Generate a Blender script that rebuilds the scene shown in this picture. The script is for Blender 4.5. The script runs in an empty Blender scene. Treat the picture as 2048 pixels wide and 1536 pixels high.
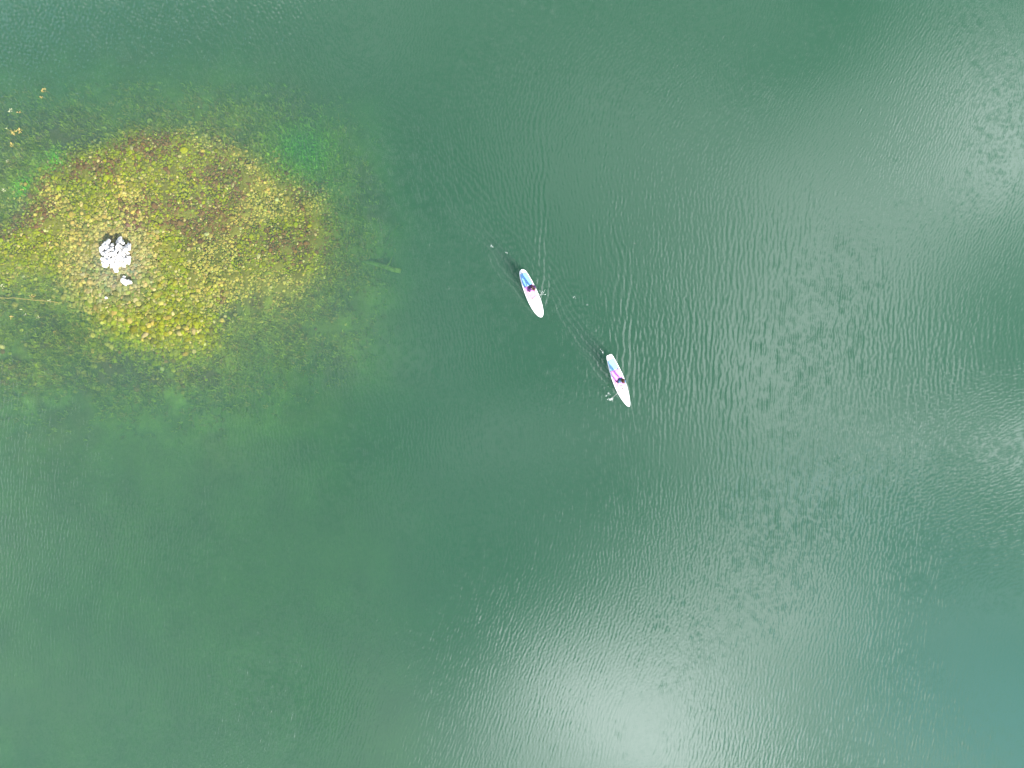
import bpy, bmesh, math, random
import numpy as np
from mathutils import Vector, Matrix

random.seed(7)
rng = np.random.default_rng(11)
scene = bpy.context.scene
COL = scene.collection

# ------------------------------------------------------------------ scale
CAM_H = 44.0                 # height of the drone above the lake
FPX = 1422.0                 # focal length in photo pixels (2048 wide)
M = CAM_H / FPX              # metres per photo pixel on the water


def W(px, py):
    """photo pixel -> metres on the lake (x east, y north)"""
    return (px - 1024.0) * M, (768.0 - py) * M


# ------------------------------------------------------------------ camera
cam_d = bpy.data.cameras.new("camera")
cam_d.sensor_width = 36.0
cam_d.lens = FPX / 2048.0 * 36.0
cam_d.clip_start = 0.5
cam_d.clip_end = 3000.0
cam = bpy.data.objects.new("camera", cam_d)
cam.location = (0, 0, CAM_H)
cam.rotation_euler = (0, 0, 0)
COL.objects.link(cam)
scene.camera = cam

# ------------------------------------------------------------------ light
SUN_EL = math.radians(42.0)
SUN_AZ = (0.585, -0.811)     # ground direction towards the sun
sun_d = bpy.data.lights.new("sun", "SUN")
sun_d.energy = 5.0
sun_d.angle = math.radians(0.5)
sun_d.color = (1.0, 0.955, 0.88)
sun = bpy.data.objects.new("sun", sun_d)
sv = Vector((SUN_AZ[0] * math.cos(SUN_EL), SUN_AZ[1] * math.cos(SUN_EL), math.sin(SUN_EL)))
sun.rotation_euler = sv.to_track_quat('Z', 'Y').to_euler()
sun.location = (30, -40, 60)
COL.objects.link(sun)

scene.view_settings.view_transform = 'Standard'
scene.view_settings.look = 'None'
scene.view_settings.gamma = 1.0
scene.view_settings.use_curve_mapping = False
scene.view_settings.exposure = 1.0

cy = scene.cycles
cy.use_denoising = True
cy.max_bounces = 6
cy.diffuse_bounces = 2
cy.glossy_bounces = 2
cy.transparent_max_bounces = 12
cy.volume_bounces = 3
cy.caustics_reflective = False
cy.caustics_refractive = False

# ------------------------------------------------------------------ node helper
class NT:
    def __init__(self, tree):
        self.t = tree
        tree.nodes.clear()

    def n(self, typ, **kw):
        nd = self.t.nodes.new(typ)
        for k, v in kw.items():
            setattr(nd, k, v)
        return nd

    def link(self, a, b):
        self.t.links.new(a, b)

    def put(self, sock, v):
        if hasattr(v, "is_output"):
            self.link(v, sock)
        else:
            sock.default_value = v

    def math(self, op, a, b=0.0, clamp=False):
        nd = self.n("ShaderNodeMath", operation=op, use_clamp=clamp)
        self.put(nd.inputs[0], a)
        self.put(nd.inputs[1], b)
        return nd.outputs[0]

    def vmath(self, op, a, b=(0, 0, 0)):
        nd = self.n("ShaderNodeVectorMath", operation=op)
        self.put(nd.inputs[0], a)
        self.put(nd.inputs[1], b)
        return nd

    def mix(self, f, a, b, blend='MIX'):
        nd = self.n("ShaderNodeMix", data_type='RGBA', blend_type=blend)
        self.put(nd.inputs[0], f)
        self.put(nd.inputs[6], a)
        self.put(nd.inputs[7], b)
        return nd.outputs[2]

    def noise(self, vec, scale, detail=4, rough=0.55, dist=0.0):
        nd = self.n("ShaderNodeTexNoise")
        if vec is not None:
            self.link(vec, nd.inputs["Vector"])
        nd.inputs["Scale"].default_value = scale
        nd.inputs["Detail"].default_value = detail
        nd.inputs["Roughness"].default_value = rough
        nd.inputs["Distortion"].default_value = dist
        return nd

    def ramp(self, f, *stops):
        nd = self.n("ShaderNodeValToRGB")
        e = nd.color_ramp.elements
        while len(e) < len(stops):
            e.new(0.5)
        for el, (p, c) in zip(e, stops):
            el.position = p
            el.color = (*c, 1) if len(c) == 3 else c
        self.put(nd.inputs[0], f)
        return nd.outputs[0]


def rgba(c):
    return (c[0], c[1], c[2], 1.0)


# ------------------------------------------------------------------ sky: clear blue with bright thin cloud
world = bpy.data.worlds.new("World")
scene.world = world
world.use_nodes = True
w = NT(world.node_tree)
sky = w.n("ShaderNodeTexSky", sky_type='NISHITA')
sky.sun_disc = False
sky.sun_elevation = SUN_EL
sky.sun_rotation = math.atan2(SUN_AZ[0], SUN_AZ[1])
sky.air_density = 1.0
sky.dust_density = 0.3
tc = w.n("ShaderNodeTexCoord")
sep = w.n("ShaderNodeSeparateXYZ")
w.link(tc.outputs["Generated"], sep.inputs[0])
zz = w.math('MAXIMUM', sep.outputs[2], 0.06)
cu = w.math('DIVIDE', sep.outputs[0], zz)      # cloud layer coordinates (flat layer, unit height)
cv = w.math('DIVIDE', sep.outputs[1], zz)
comb = w.n("ShaderNodeCombineXYZ")
w.link(cu, comb.inputs[0])
w.link(cv, comb.inputs[1])
P = comb.outputs[0]
nz = w.noise(P, 2.6, 1.5, 0.5)
warp = w.vmath('SUBTRACT', nz.outputs["Color"], (0.5, 0.5, 0.5))
warp2 = w.vmath('SCALE', warp.outputs[0])
warp2.inputs["Scale"].default_value = 0.16
Pw = w.vmath('ADD', P, warp2.outputs[0]).outputs[0]
# cloud banks: (photo px where they mirror, radii px, rotation deg, strength)
CLOUDS = [
    (1270, 1510, 260, 190, 0, 0.86), (1120, 1370, 300, 120, 25, 0.33), (1480, 1230, 200, 150, 40, 0.36),
    (1600, 900, 130, 330, 0, 0.36), (1560, 640, 200, 200, 0, 0.26), (1760, 520, 220, 170, 30, 0.20),
    (1290, 330, 170, 130, 0, 0.13), (1180, 200, 130, 120, 0, 0.10),
    (2030, 200, 110, 180, 0, 0.55), (1960, 370, 190, 110, 25, 0.33), (1800, 260, 190, 130, 25, 0.21),
    (2040, 930, 130, 55, 15, 0.62), (1850, 800, 160, 130, 0, 0.08),
    (1440, 420, 220, 220, 0, 0.06), (120, 1130, 160, 150, 0, 0.05), (40, 10, 120, 60, 0, 0.09),
    (1750, 1380, 70, 260, 25, 0.06), (560, 0, 260, 60, 0, 0.03),
    # unseen bright banks added outside the frame to give the steeper ripples glints
    (-260, -260, 280, 240, 0, 0.30), (-470, 950, 260, 420, 0, 0.32), (760, -420, 420, 190, 0, 0.5), (300, 1900, 420, 180, 0, 0.5),
]
tot = None
for (px, py, rx, ry, rot, a) in CLOUDS:
    c = ((px - 1024) / FPX, (768 - py) / FPX, 0)
    d = w.vmath('SUBTRACT', Pw, c)
    r = w.n("ShaderNodeVectorRotate", rotation_type='Z_AXIS')
    w.link(d.outputs[0], r.inputs["Vector"])
    r.inputs["Angle"].default_value = math.radians(-rot)
    s = w.vmath('MULTIPLY', r.outputs[0], (FPX / rx, FPX / ry, 0))
    q = w.vmath('DOT_PRODUCT', s.outputs[0], s.outputs[0])
    nd = w.n("ShaderNodeVectorMath", operation='DOT_PRODUCT')
    w.link(s.outputs[0], nd.inputs[0])
    w.link(s.outputs[0], nd.inputs[1])
    g = w.math('POWER', math.e, w.math('MULTIPLY', nd.outputs["Value"], -0.9))
    g = w.math('MULTIPLY', g, a)
    tot = g if tot is None else w.math('ADD', tot, g)
# blue glow added to the sky so its reflection tints the water
btot = None
for (px, py, rx, ry, rot, a) in [(2040, 1490, 240, 190, -20, 0.085), (1900, 1230, 200, 150, 0, 0.03), (1740, 980, 90, 80, 0, 0.05), (60, 0, 200, 80, 0, 0.05)]:
    d = w.vmath('SUBTRACT', Pw, ((px - 1024) / FPX, (768 - py) / FPX, 0))
    s = w.vmath('MULTIPLY', d.outputs[0], (FPX / rx, FPX / ry, 0))
    nd = w.n("ShaderNodeVectorMath", operation='DOT_PRODUCT')
    w.link(s.outputs[0], nd.inputs[0])
    w.link(s.outputs[0], nd.inputs[1])
    g = w.math('MULTIPLY', w.math('POWER', math.e, w.math('MULTIPLY', nd.outputs["Value"], -0.9)), a)
    btot = g if btot is None else w.math('ADD', btot, g)
nz2 = w.noise(P, 5.0, 2, 0.5)
mod = w.math('MULTIPLY_ADD', nz2.outputs["Fac"], 0.8)
mod.node.inputs[2].default_value = 0.6
mask = w.math('MULTIPLY', tot, mod)
# ordinary broken cloud lower in the sky
far = w.noise(P, 0.9, 6, 0.6)
farm = w.ramp(far.outputs["Fac"], (0.52, (0, 0, 0)), (0.72, (1, 1, 1)))
low = w.math('LESS_THAN', sep.outputs[2], 0.70)
farm = w.math('MULTIPLY', w.math('MULTIPLY', farm, low), 0.08)
mask = w.math('ADD', mask, farm)
# bright mottling added over the whole sky so reflecting ripples show contrast
mk = w.noise(Pw, 5.5, 1, 0.5)
mk = w.ramp(mk.outputs["Fac"], (0.40, (0, 0, 0)), (0.66, (1, 1, 1)))
mask = w.math('ADD', mask, w.math('MULTIPLY', mk, 0.12))
bg1 = w.n("ShaderNodeBackground")
w.link(sky.outputs[0], bg1.inputs[0])
bg1.inputs[1].default_value = 0.085
bg2 = w.n("ShaderNodeBackground")
bg2.inputs[0].default_value = (0.99, 0.98, 1.01, 1)
w.link(w.math('MULTIPLY', mask, 3.3), bg2.inputs[1])
add = w.n("ShaderNodeAddShader")
w.link(bg1.outputs[0], add.inputs[0])
w.link(bg2.outputs[0], add.inputs[1])
bg3 = w.n("ShaderNodeBackground")
bg3.inputs[0].default_value = (0.30, 0.62, 1.0, 1)
w.link(w.math('MULTIPLY', btot, 11.0), bg3.inputs[1])
add2 = w.n("ShaderNodeAddShader")
w.link(add.outputs[0], add2.inputs[0])
w.link(bg3.outputs[0], add2.inputs[1])
wo = w.n("ShaderNodeOutputWorld")
w.link(add2.outputs[0], wo.inputs[0])
world.cycles.sampling_method = 'MANUAL'
world.cycles.sample_map_resolution = 1024


# ------------------------------------------------------------------ numpy noise
def vnoise(x, y, scale, seed):
    r = np.random.default_rng(seed)
    T = r.random((256, 256))
    u, v = x / scale + 57.3, y / scale + 91.7
    iu, iv = np.floor(u).astype(int), np.floor(v).astype(int)
    fu, fv = u - iu, v - iv
    fu = fu * fu * (3 - 2 * fu)
    fv = fv * fv * (3 - 2 * fv)
    a = T[iu & 255, iv & 255]
    b = T[(iu + 1) & 255, iv & 255]
    c = T[iu & 255, (iv + 1) & 255]
    d = T[(iu + 1) & 255, (iv + 1) & 255]
    return (a * (1 - fu) + b * fu) * (1 - fv) + (c * (1 - fu) + d * fu) * fv


def fbm(x, y, scale, seed, octv=4, gain=0.5):
    s, a, t = 0, 1.0, 0
    for i in range(octv):
        s = s + a * vnoise(x, y, scale / 2 ** i, seed + i * 17)
        t += a
        a *= gain
    return s / t


def sstep(a, b, x):
    t = np.clip((x - a) / (b - a), 0, 1)
    return t * t * (3 - 2 * t)


def poly_sd(x, y, poly):
    """signed distance to a polygon, negative inside"""
    P_ = np.array(poly, float)
    d = np.full(x.shape, 1e18)
    ins = np.zeros(x.shape, bool)
    for (x0, y0), (x1, y1) in zip(P_, np.roll(P_, -1, 0)):
        ex, ey = x1 - x0, y1 - y0
        t = np.clip(((x - x0) * ex + (y - y0) * ey) / (ex * ex + ey * ey), 0, 1)
        d = np.minimum(d, (x - x0 - t * ex) ** 2 + (y - y0 - t * ey) ** 2)
        c = ((y0 <= y) & (y1 > y)) | ((y1 <= y) & (y0 > y))
        xi = x0 + (y - y0) / (ey if ey else 1e-9) * ex
        ins ^= c & (x < xi)
    d = np.sqrt(d)
    return np.where(ins, -d, d)


PX = lambda pts: [W(*p) for p in pts]
CORE = PX([(-40, 470), (30, 420), (70, 340), (145, 300), (250, 246), (355, 244), (470, 284), (565, 336), (640, 375), (668, 470),
           (655, 545), (590, 590), (500, 590), (440, 625), (425, 690), (370, 715), (280, 712), (205, 668), (150, 610), (95, 560),
           (-40, 575)])
FRINGE = PX([(-200, 200), (60, 195), (250, 178), (420, 190), (560, 200), (670, 260), (715, 420), (720, 560), (690, 680), (560, 740),
             (420, 800), (250, 800), (60, 790), (-200, 800)])
PILE = W(233, 512)
HOLE = W(600, 290)


def bed_depth(x, y):
    """lake bed height (negative) in metres"""
    wx = x + 1.3 * (fbm(x, y, 2.6, 3, 3) - 0.5)
    wy = y + 1.3 * (fbm(x, y, 2.6, 5, 3) - 0.5)
    dc = poly_sd(wx, wy, CORE)
    df = poly_sd(wx, wy, FRINGE)
    # deep lake floor, shallower shelf to the lower left
    shelf = 1.65 - 0.35 * sstep(-12, -40, x) * sstep(14, -2, y)
    deep = shelf + 4.2 * sstep(-15, 6, x + 0.25 * y + 3 * (fbm(x, y, 9, 8, 3) - 0.5)) + 1.2 * sstep(14, 26, y)
    deep = deep + 0.5 * (fbm(x, y, 8, 9, 2) - 0.5)
    t = sstep(-2.0, 8.0, df)
    fr = 0.44 + 0.50 * fbm(x, y, 1.7, 12, 3) + 0.115 * np.clip(df + 4, 0, 6)
    z = fr * (1 - t) + np.maximum(deep, fr) * t
    core = 0.06 + 0.20 * fbm(x, y, 2.4, 20, 3) + 0.020 * np.hypot(x - PILE[0], y - PILE[1]) * 0.8
    k = sstep(0.9, -1.5, dc)
    z = z * (1 - k) + np.minimum(core, z) * k
    # mound under the dry stones
    dp = np.hypot(x - PILE[0], y - PILE[1])
    m_ = np.exp(-(dp / 0.85) ** 4)
    z = z - (z - 0.10) * m_
    # weedy hollow at the north-east side
    a = (x - HOLE[0]) * 0.75 - (y - HOLE[1]) * 0.66
    b = (x - HOLE[0]) * 0.66 + (y - HOLE[1]) * 0.75
    h_ = np.exp(-(a / 1.7) ** 2 - (b / 1.0) ** 2)
    z = z + 0.40 * h_
    return -z


# ------------------------------------------------------------------ mesh helpers
def mesh_obj(name, verts, faces, mat=None, smooth=True, parent=None):
    me = bpy.data.meshes.new(name)
    me.from_pydata([tuple(v) for v in verts], [], [tuple(f) for f in faces])
    me.update()
    if smooth:
        me.polygons.foreach_set("use_smooth", [True] * len(me.polygons))
    if mat:
        me.materials.append(mat)
    o = bpy.data.objects.new(name, me)
    COL.objects.link(o)
    if parent:
        o.parent = parent
    return o


def np_mesh(name, V, F, mat, smooth=True, col=None):
    """V (n,3) float, F (m,k) int with k = 3 or 4"""
    me = bpy.data.meshes.new(name)
    n, (m, k) = len(V), F.shape
    me.vertices.add(n)
    me.vertices.foreach_set("co", np.ascontiguousarray(V, np.float32).ravel())
    me.loops.add(m * k)
    me.loops.foreach_set("vertex_index", np.ascontiguousarray(F, np.int32).ravel())
    me.polygons.add(m)
    me.polygons.foreach_set("loop_start", np.arange(0, m * k, k, dtype=np.int32))
    me.polygons.foreach_set("loop_total", np.full(m, k, dtype=np.int32))
    if smooth:
        me.polygons.foreach_set("use_smooth", np.ones(m, bool))
    me.update(calc_edges=True)
    if col is not None:
        at = me.color_attributes.new("Col", 'FLOAT_COLOR', 'POINT')
        c4 = np.ones((n, 4), np.float32)
        c4[:, :3] = col
        at.data.foreach_set("color", c4.ravel())
    me.materials.append(mat)
    o = bpy.data.objects.new(name, me)
    COL.objects.link(o)
    return o


def grid_faces(nx, ny):
    i = np.arange(nx * ny).reshape(nx, ny)
    return np.stack([i[:-1, :-1], i[1:, :-1], i[1:, 1:], i[:-1, 1:]], -1).reshape(-1, 4)


def tag(o, label=None, cat=None, group=None, kind=None):
    if label:
        o["label"] = label
    if cat:
        o["category"] = cat
    if group:
        o["group"] = group
    if kind:
        o["kind"] = kind
    return o


def empty(name, loc=(0, 0, 0), rz=0.0):
    o = bpy.data.objects.new(name, None)
    o.empty_display_size = 0.2
    o.location = loc
    o.rotation_euler = (0, 0, rz)
    COL.objects.link(o)
    return o


# ------------------------------------------------------------------ materials
def mat_plain(name, col, rough=0.6, var=0.12, scale=8.0, bump=0.0, spec=0.3, col2=None):
    m = bpy.data.materials.new(name)
    m.use_nodes = True
    t = NT(m.node_tree)
    tcn = t.n("ShaderNodeTexCoord")
    nz_ = t.noise(tcn.outputs["Object"], scale, 5, 0.6)
    dark = tuple(max(0, c * (1 - var)) for c in col) if col2 is None else col2
    lite = tuple(min(1, c * (1 + var)) for c in col)
    c = t.ramp(nz_.outputs["Fac"], (0.3, dark), (0.7, lite))
    b = t.n("ShaderNodeBsdfPrincipled")
    t.link(c, b.inputs["Base Color"])
    b.inputs["Roughness"].default_value = rough
    b.inputs["Specular IOR Level"].default_value = spec
    if bump:
        bp = t.n("ShaderNodeBump")
        bp.inputs["Strength"].default_value = bump
        bp.inputs["Distance"].default_value = 0.02
        t.link(nz_.outputs["Fac"], bp.inputs["Height"])
        t.link(bp.outputs[0], b.inputs["Normal"])
    o = t.n("ShaderNodeOutputMaterial")
    t.link(b.outputs[0], o.inputs[0])
    return m


def mat_attr(name, source, rough=0.9, scale=9.0, var=0.35):
    """colour from the 'Col' attribute or from the object colour, mottled by noise"""
    m = bpy.data.materials.new(name)
    m.use_nodes = True
    t = NT(m.node_tree)
    if source == 'attr':
        a = t.n("ShaderNodeVertexColor", layer_name="Col")
        base = a.outputs["Color"]
    else:
        a = t.n("ShaderNodeObjectInfo")
        base = a.outputs["Color"]
    tcn = t.n("ShaderNodeNewGeometry")
    nz_ = t.noise(tcn.outputs["Position"], scale, 4, 0.65)
    f = t.ramp(nz_.outputs["Fac"], (0.3, (1 - var,) * 3), (0.7, (1 + var,) * 3))
    c = t.mix(1.0, base, f, 'MULTIPLY')
    b = t.n("ShaderNodeBsdfPrincipled")
    t.link(c, b.inputs["Base Color"])
    b.inputs["Roughness"].default_value = rough
    b.inputs["Specular IOR Level"].default_value = 0.1
    o = t.n("ShaderNodeOutputMaterial")
    t.link(b.outputs[0], o.inputs[0])
    return m


M_bed = mat_attr("lake_bed_silt", 'attr', 1.0, 5.0, 0.25)
M_cob = mat_attr("cobble_algae", 'attr', 0.9, 14.0, 0.3)
M_big = mat_attr("stone_algae", 'object', 0.9, 12.0, 0.35)
M_weed = mat_attr("water_weed", 'attr', 0.9, 6.0, 0.3)
M_white = mat_plain("guano_white_stone", (0.78, 0.77, 0.74), 0.85, 0.1, 9.0, 0.5, 0.2, col2=(0.55, 0.53, 0.49))

# water -------------------------------------------------------------
M_water = bpy.data.materials.new("lake_water")
M_water.use_nodes = True
t = NT(M_water.node_tree)
geo = t.n("ShaderNodeNewGeometry")
mp = t.n("ShaderNodeMapping")
t.link(geo.outputs["Position"], mp.inputs["Vector"])
mp.inputs["Scale"].default_value = (1.0, 0.42, 1.0)
nf = t.noise(mp.outputs[0], 7.5, 3, 0.6)
bp = t.n("ShaderNodeBump")
bp.inputs["Strength"].default_value = 1.0
bp.inputs["Distance"].default_value = 0.0015
t.link(nf.outputs["Fac"], bp.inputs["Height"])
fr = t.n("ShaderNodeFresnel")
fr.inputs["IOR"].default_value = 1.7
t.link(bp.outputs[0], fr.inputs["Normal"])
gl = t.n("ShaderNodeBsdfGlossy")
gl.inputs["Roughness"].default_value = 0.06
t.link(bp.outputs[0], gl.inputs["Normal"])
tr = t.n("ShaderNodeBsdfTransparent")
mx = t.n("ShaderNodeMixShader")
# seen from below (and for sunlight coming through) the surface stays clear
fac = t.math('ADD', t.math('MULTIPLY', fr.outputs[0], t.math('SUBTRACT', 1.0, geo.outputs["Backfacing"])), t.math('MULTIPLY', geo.outputs["Backfacing"], 0.05))
t.link(fac, mx.inputs[0])
t.link(tr.outputs[0], mx.inputs[1])
t.link(gl.outputs[0], mx.inputs[2])
vs = t.n("ShaderNodeVolumeScatter")
va = t.n("ShaderNodeVolumeAbsorption")
SCAT = (0.085, 0.148, 0.121)
ABSO = (0.520, 0.260, 0.418)
sm = max(SCAT)
vs.inputs["Color"].default_value = (SCAT[0] / sm, SCAT[1] / sm, SCAT[2] / sm, 1)
vs.inputs["Density"].default_value = sm
ad = 1.0
va.inputs["Density"].default_value = ad
va.inputs["Color"].default_value = (1 - ABSO[0] / ad, 1 - ABSO[1] / ad, 1 - ABSO[2] / ad, 1)
av = t.n("ShaderNodeAddShader")
t.link(vs.outputs[0], av.inputs[0])
t.link(va.outputs[0], av.inputs[1])
ow = t.n("ShaderNodeOutputMaterial")
t.link(mx.outputs[0], ow.inputs["Surface"])
t.link(av.outputs[0], ow.inputs["Volume"])

# ------------------------------------------------------------------ boards: where they are
def frame(tail, bow):
    tx, ty = W(*tail)
    bx, by = W(*bow)
    hx, hy = bx - tx, by - ty
    L = math.hypot(hx, hy)
    hx, hy = hx / L, hy / L
    return dict(c=((tx + bx) / 2, (ty + by) / 2), h=(hx, hy), r=(hy, -hx), L=L, rz=math.atan2(-hx, hy), bow=(bx, by))


B1 = frame((1043, 540), (1083, 635))
B2 = frame((1217.5, 710), (1257, 813))

# ------------------------------------------------------------------ water surface
DX = 0.055
NX, NY = 1408, 1120
gx = (np.arange(NX) - NX / 2) * DX
gy = (np.arange(NY) - NY / 2) * DX
KX = 2 * np.pi * np.fft.fftfreq(NX, DX)[:, None]
KY = 2 * np.pi * np.fft.rfftfreq(NY, DX)[None, :]
KK = np.hypot(KX, KY)
KK[0, 0] = 1e-6
TH = np.arctan2(KY, KX)
XX, YY = np.meshgrid(gx, gy, indexing='ij')


def wavefield(lean, lam, spread, seed, wide=0.07, bw=0.38):
    """random ripples; lean = tilt of the crest lines from north, degrees clockwise; unit rms slope"""
    r = np.random.default_rng(seed)
    th0 = math.radians(-lean)                 # wave vector direction (perpendicular to the crests)
    d = np.abs(np.angle(np.exp(1j * (TH - th0))))
    d = np.minimum(d, np.pi - d)
    k0 = 2 * np.pi / (lam * 0.56)
    rad = np.exp(-(np.log(KK / k0) / bw) ** 2)
    S = rad * (np.exp(-(d / spread) ** 2) + wide * np.exp(-(d / 0.9) ** 2))
    S += 0.02 * np.exp(-(np.log(KK / (k0 * 0.4)) / 0.4) ** 2) * np.exp(-(d / 0.5) ** 2)
    Z = np.fft.rfft2(r.standard_normal((NX, NY))) * np.sqrt(S) / KK
    h = np.fft.irfft2(Z, s=(NX, NY))
    s = np.sqrt(np.mean(np.gradient(h, DX, axis=0) ** 2 + np.gradient(h, DX, axis=1) ** 2))
    return h / s


# (px, py, reach px, crest lean deg, wavelength m, spread, slope)
REG = [(180, 60, 330, -26, 0.46, 0.13, 0.105), (860, 420, 260, -12, 0.34, 0.22, 0.095), (1560, 760, 320, 2, 0.52, 0.20, 0.056),
       (1050, 1420, 330, 17, 0.34, 0.22, 0.042), (1650, 1350, 260, 10, 0.36, 0.26, 0.060), (1820, 220, 330, 22, 0.25, 0.30, 0.058),
       (2000, 950, 170, 68, 0.36, 0.40, 0.060), (180, 1220, 330, 4, 0.31, 0.25, 0.085), (800, 930, 260, -4, 0.34, 0.3, 0.050),
       (1960, 1320, 200, 20, 0.30, 0.5, 0.028), (330, 480, 290, -6, 0.34, 0.35, 0.045), (1200, 150, 260, 14, 0.34, 0.45, 0.075),
       (880, 90, 200, -5, 0.28, 0.6, 0.095), (1330, 1010, 220, -3, 0.34, 0.22, 0.060), (1200, 560, 220, -4, 0.36, 0.25, 0.060)]
wsum = np.zeros_like(XX)
wsq = np.zeros_like(XX)
Hs = np.zeros_like(XX)
wl = []
wob = 3.5
xw = XX + wob * (fbm(XX, YY, 6, 41, 2) - 0.5)
yw = YY + wob * (fbm(XX, YY, 6, 43, 2) - 0.5)
for i, (px, py, rp, lean, lam, sp, sl) in enumerate(REG):
    cx, cyy = W(px, py)
    g = np.exp(-((xw - cx) ** 2 + (yw - cyy) ** 2) / (rp * M) ** 2) + 1e-9
    wl.append(g)
    wsum += g
for g, (px, py, rp, lean, lam, sp, sl) in zip(wl, REG):
    g = g / wsum
    wsq += g * g
for i, (g, (px, py, rp, lean, lam, sp, sl)) in enumerate(zip(wl, REG)):
    Hs += (g / wsum) * sl * wavefield(lean, lam, sp, 100 + i)
Hs /= np.sqrt(wsq)
# gusts: patches of livelier and calmer ripple
gust = 0.40 + 1.2 * fbm(XX, YY, 5.5, 61, 4)
Hs *= gust


def add_wake(H, B, amp, lam, arms=(16, 16), reach=7.0):
    bx, by = B['bow']
    a = -((XX - bx) * B['h'][0] + (YY - by) * B['h'][1])          # distance behind the bow
    b = (XX - bx) * B['r'][0] + (YY - by) * B['r'][1]             # to the right of travel
    b = b + 0.16 * np.maximum(a, 0) * (fbm(XX, YY, 3.0, 71, 2) - 0.5) + 0.36 * (fbm(XX, YY, 1.3, 73, 2) - 0.5)
    k = 2 * np.pi / lam
    calm = np.exp(-(b / (0.35 + 0.13 * np.maximum(a, 0))) ** 2) * sstep(0.3, 2.0, a) * np.exp(-np.maximum(a, 0) / 9.0)
    H = H * (1 - 0.55 * calm)
    for sgn, ang in ((1, arms[0]), (-1, arms[1])):
        q = sgn * b - 0.18 - a * math.tan(math.radians(ang))
        env = np.exp(-np.where(q > 0, q / 0.30, q / (0.35 + 0.16 * np.maximum(a, 0))) ** 2)
        env *= sstep(0.0, 0.8, a) * np.exp(-np.maximum(a, 0) / reach)
        ph = k * (sgn * b - 0.18 - a * math.tan(math.radians(ang + 4)))
        H = H + amp * lam / (2 * np.pi) * env * np.cos(ph) * (0.7 + 0.6 * fbm(XX, YY, 1.0, 77, 2))
    # rings thrown off behind the tail
    q = a - B['L'] - 0.5
    env = np.exp(-(b / (0.35 + 0.16 * np.maximum(q, 0))) ** 2) * sstep(-0.3, 0.6, q) * np.exp(-np.maximum(q, 0) / 2.6)
    H = H + amp * 0.6 * 0.42 / (2 * np.pi) * env * np.cos(2 * np.pi / 0.42 * (q - 0.35 * np.abs(b)))
    return H


Hs = add_wake(Hs, B1, 0.27, 0.38, (16, 22), 8.0)
Hs = add_wake(Hs, B2, 0.23, 0.36, (14, 20), 8.0)
# the ripples die out towards the edge of the detailed sheet so that it meets the open lake
edge = np.minimum(np.minimum(XX - gx[0], gx[-1] - XX), np.minimum(YY - gy[0], gy[-1] - YY))
Hs *= sstep(0.0, 1.5, edge)

padx = np.array([-320, -160, -90, -60, -48.0])
ext = lambda gcoord, pad: np.concatenate([pad[pad < gcoord[0] - 1], gcoord, -pad[::-1][-pad[::-1] > gcoord[-1] + 1]])
wx_, wy_ = ext(gx, padx), ext(gy, padx)
Z = np.zeros((len(wx_), len(wy_)))
ix0 = int(np.where(wx_ == gx[0])[0][0])
iy0 = int(np.where(wy_ == gy[0])[0][0])
Z[ix0:ix0 + NX, iy0:iy0 + NY] = Hs
A, Bq = np.meshgrid(wx_, wy_, indexing='ij')
V = np.stack([A, Bq, Z], -1).reshape(-1, 3)
nx_, ny_ = len(wx_), len(wy_)
F = grid_faces(nx_, ny_)
idx = np.arange(nx_ * ny_).reshape(nx_, ny_)
ring = np.concatenate([idx[:, 0], idx[-1, 1:], idx[::-1, -1][1:], idx[0, ::-1][1:-1]])
n0 = len(V)
low_ring = V[ring].copy()
low_ring[:, 2] = -11.0
centre = np.array([[0, 0, -11.0]])
V = np.concatenate([V, low_ring, centre])
nr = len(ring)
j = np.arange(nr)
jn = (j + 1) % nr
sides = np.stack([ring[j], n0 + j, n0 + jn, ring[jn]], -1)
F = np.concatenate([F, sides])
water = np_mesh("water", V, F, M_water)
bm = bmesh.new()
bm.from_mesh(water.data)
bm.verts.ensure_lookup_table()
fb = bm.faces.new([bm.verts[n0 + k] for k in range(nr)][::-1])
loose = [v for v in bm.verts if not v.link_faces]
bmesh.ops.delete(bm, geom=loose, context='VERTS')
bm.to_mesh(water.data)
bm.free()
tag(water, "rippled green lake water with pale cloud reflections", "water", kind="structure")

# ------------------------------------------------------------------ lake bed
def axis(lo, hi, fine0, fine1, fd, cd, far_):
    a = list(np.arange(lo, fine0, cd)) + list(np.arange(fine0, fine1, fd)) + list(np.arange(fine1, hi + cd, cd))
    return np.array([-far_, -far_ * 0.5, lo - 20] + a + [hi + 20, far_ * 0.5, far_])


bx_ = axis(-44, 44, -36, -6, 0.14, 0.6, 330)
by_ = axis(-34, 34, -5, 22, 0.14, 0.6, 330)
A, Bq = np.meshgrid(bx_, by_, indexing='ij')
zb = bed_depth(A, Bq)
dc = poly_sd(A, Bq, CORE)
df = poly_sd(A, Bq, FRINGE)
rough_ = sstep(4.0, -1.0, df)
zb += rough_ * 0.28 * (fbm(A, Bq, 0.55, 31, 3) - 0.5)
silt = np.array([0.044, 0.066, 0.015])
weedc = np.array([0.109, 0.126, 0.017])
brown = np.array([0.080, 0.055, 0.021])
lime = np.array([0.130, 0.150, 0.012])
moss = np.array([0.035, 0.150, 0.006])
n1 = fbm(A, Bq, 1.6, 51, 4)[..., None]
n2 = fbm(A, Bq, 2.6, 55, 4)[..., None]
colb = silt * (0.6 + 0.9 * n1)
f_ = sstep(6.0, -1.0, df)[..., None]
colb = colb * (1 - f_) + f_ * (weedc * (0.45 + 1.3 * n1))
bmix = f_ * sstep(0.52, 0.66, n2)
colb = colb * (1 - bmix) + brown * bmix
k_ = sstep(0.6, -0.6, dc)[..., None]
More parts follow.
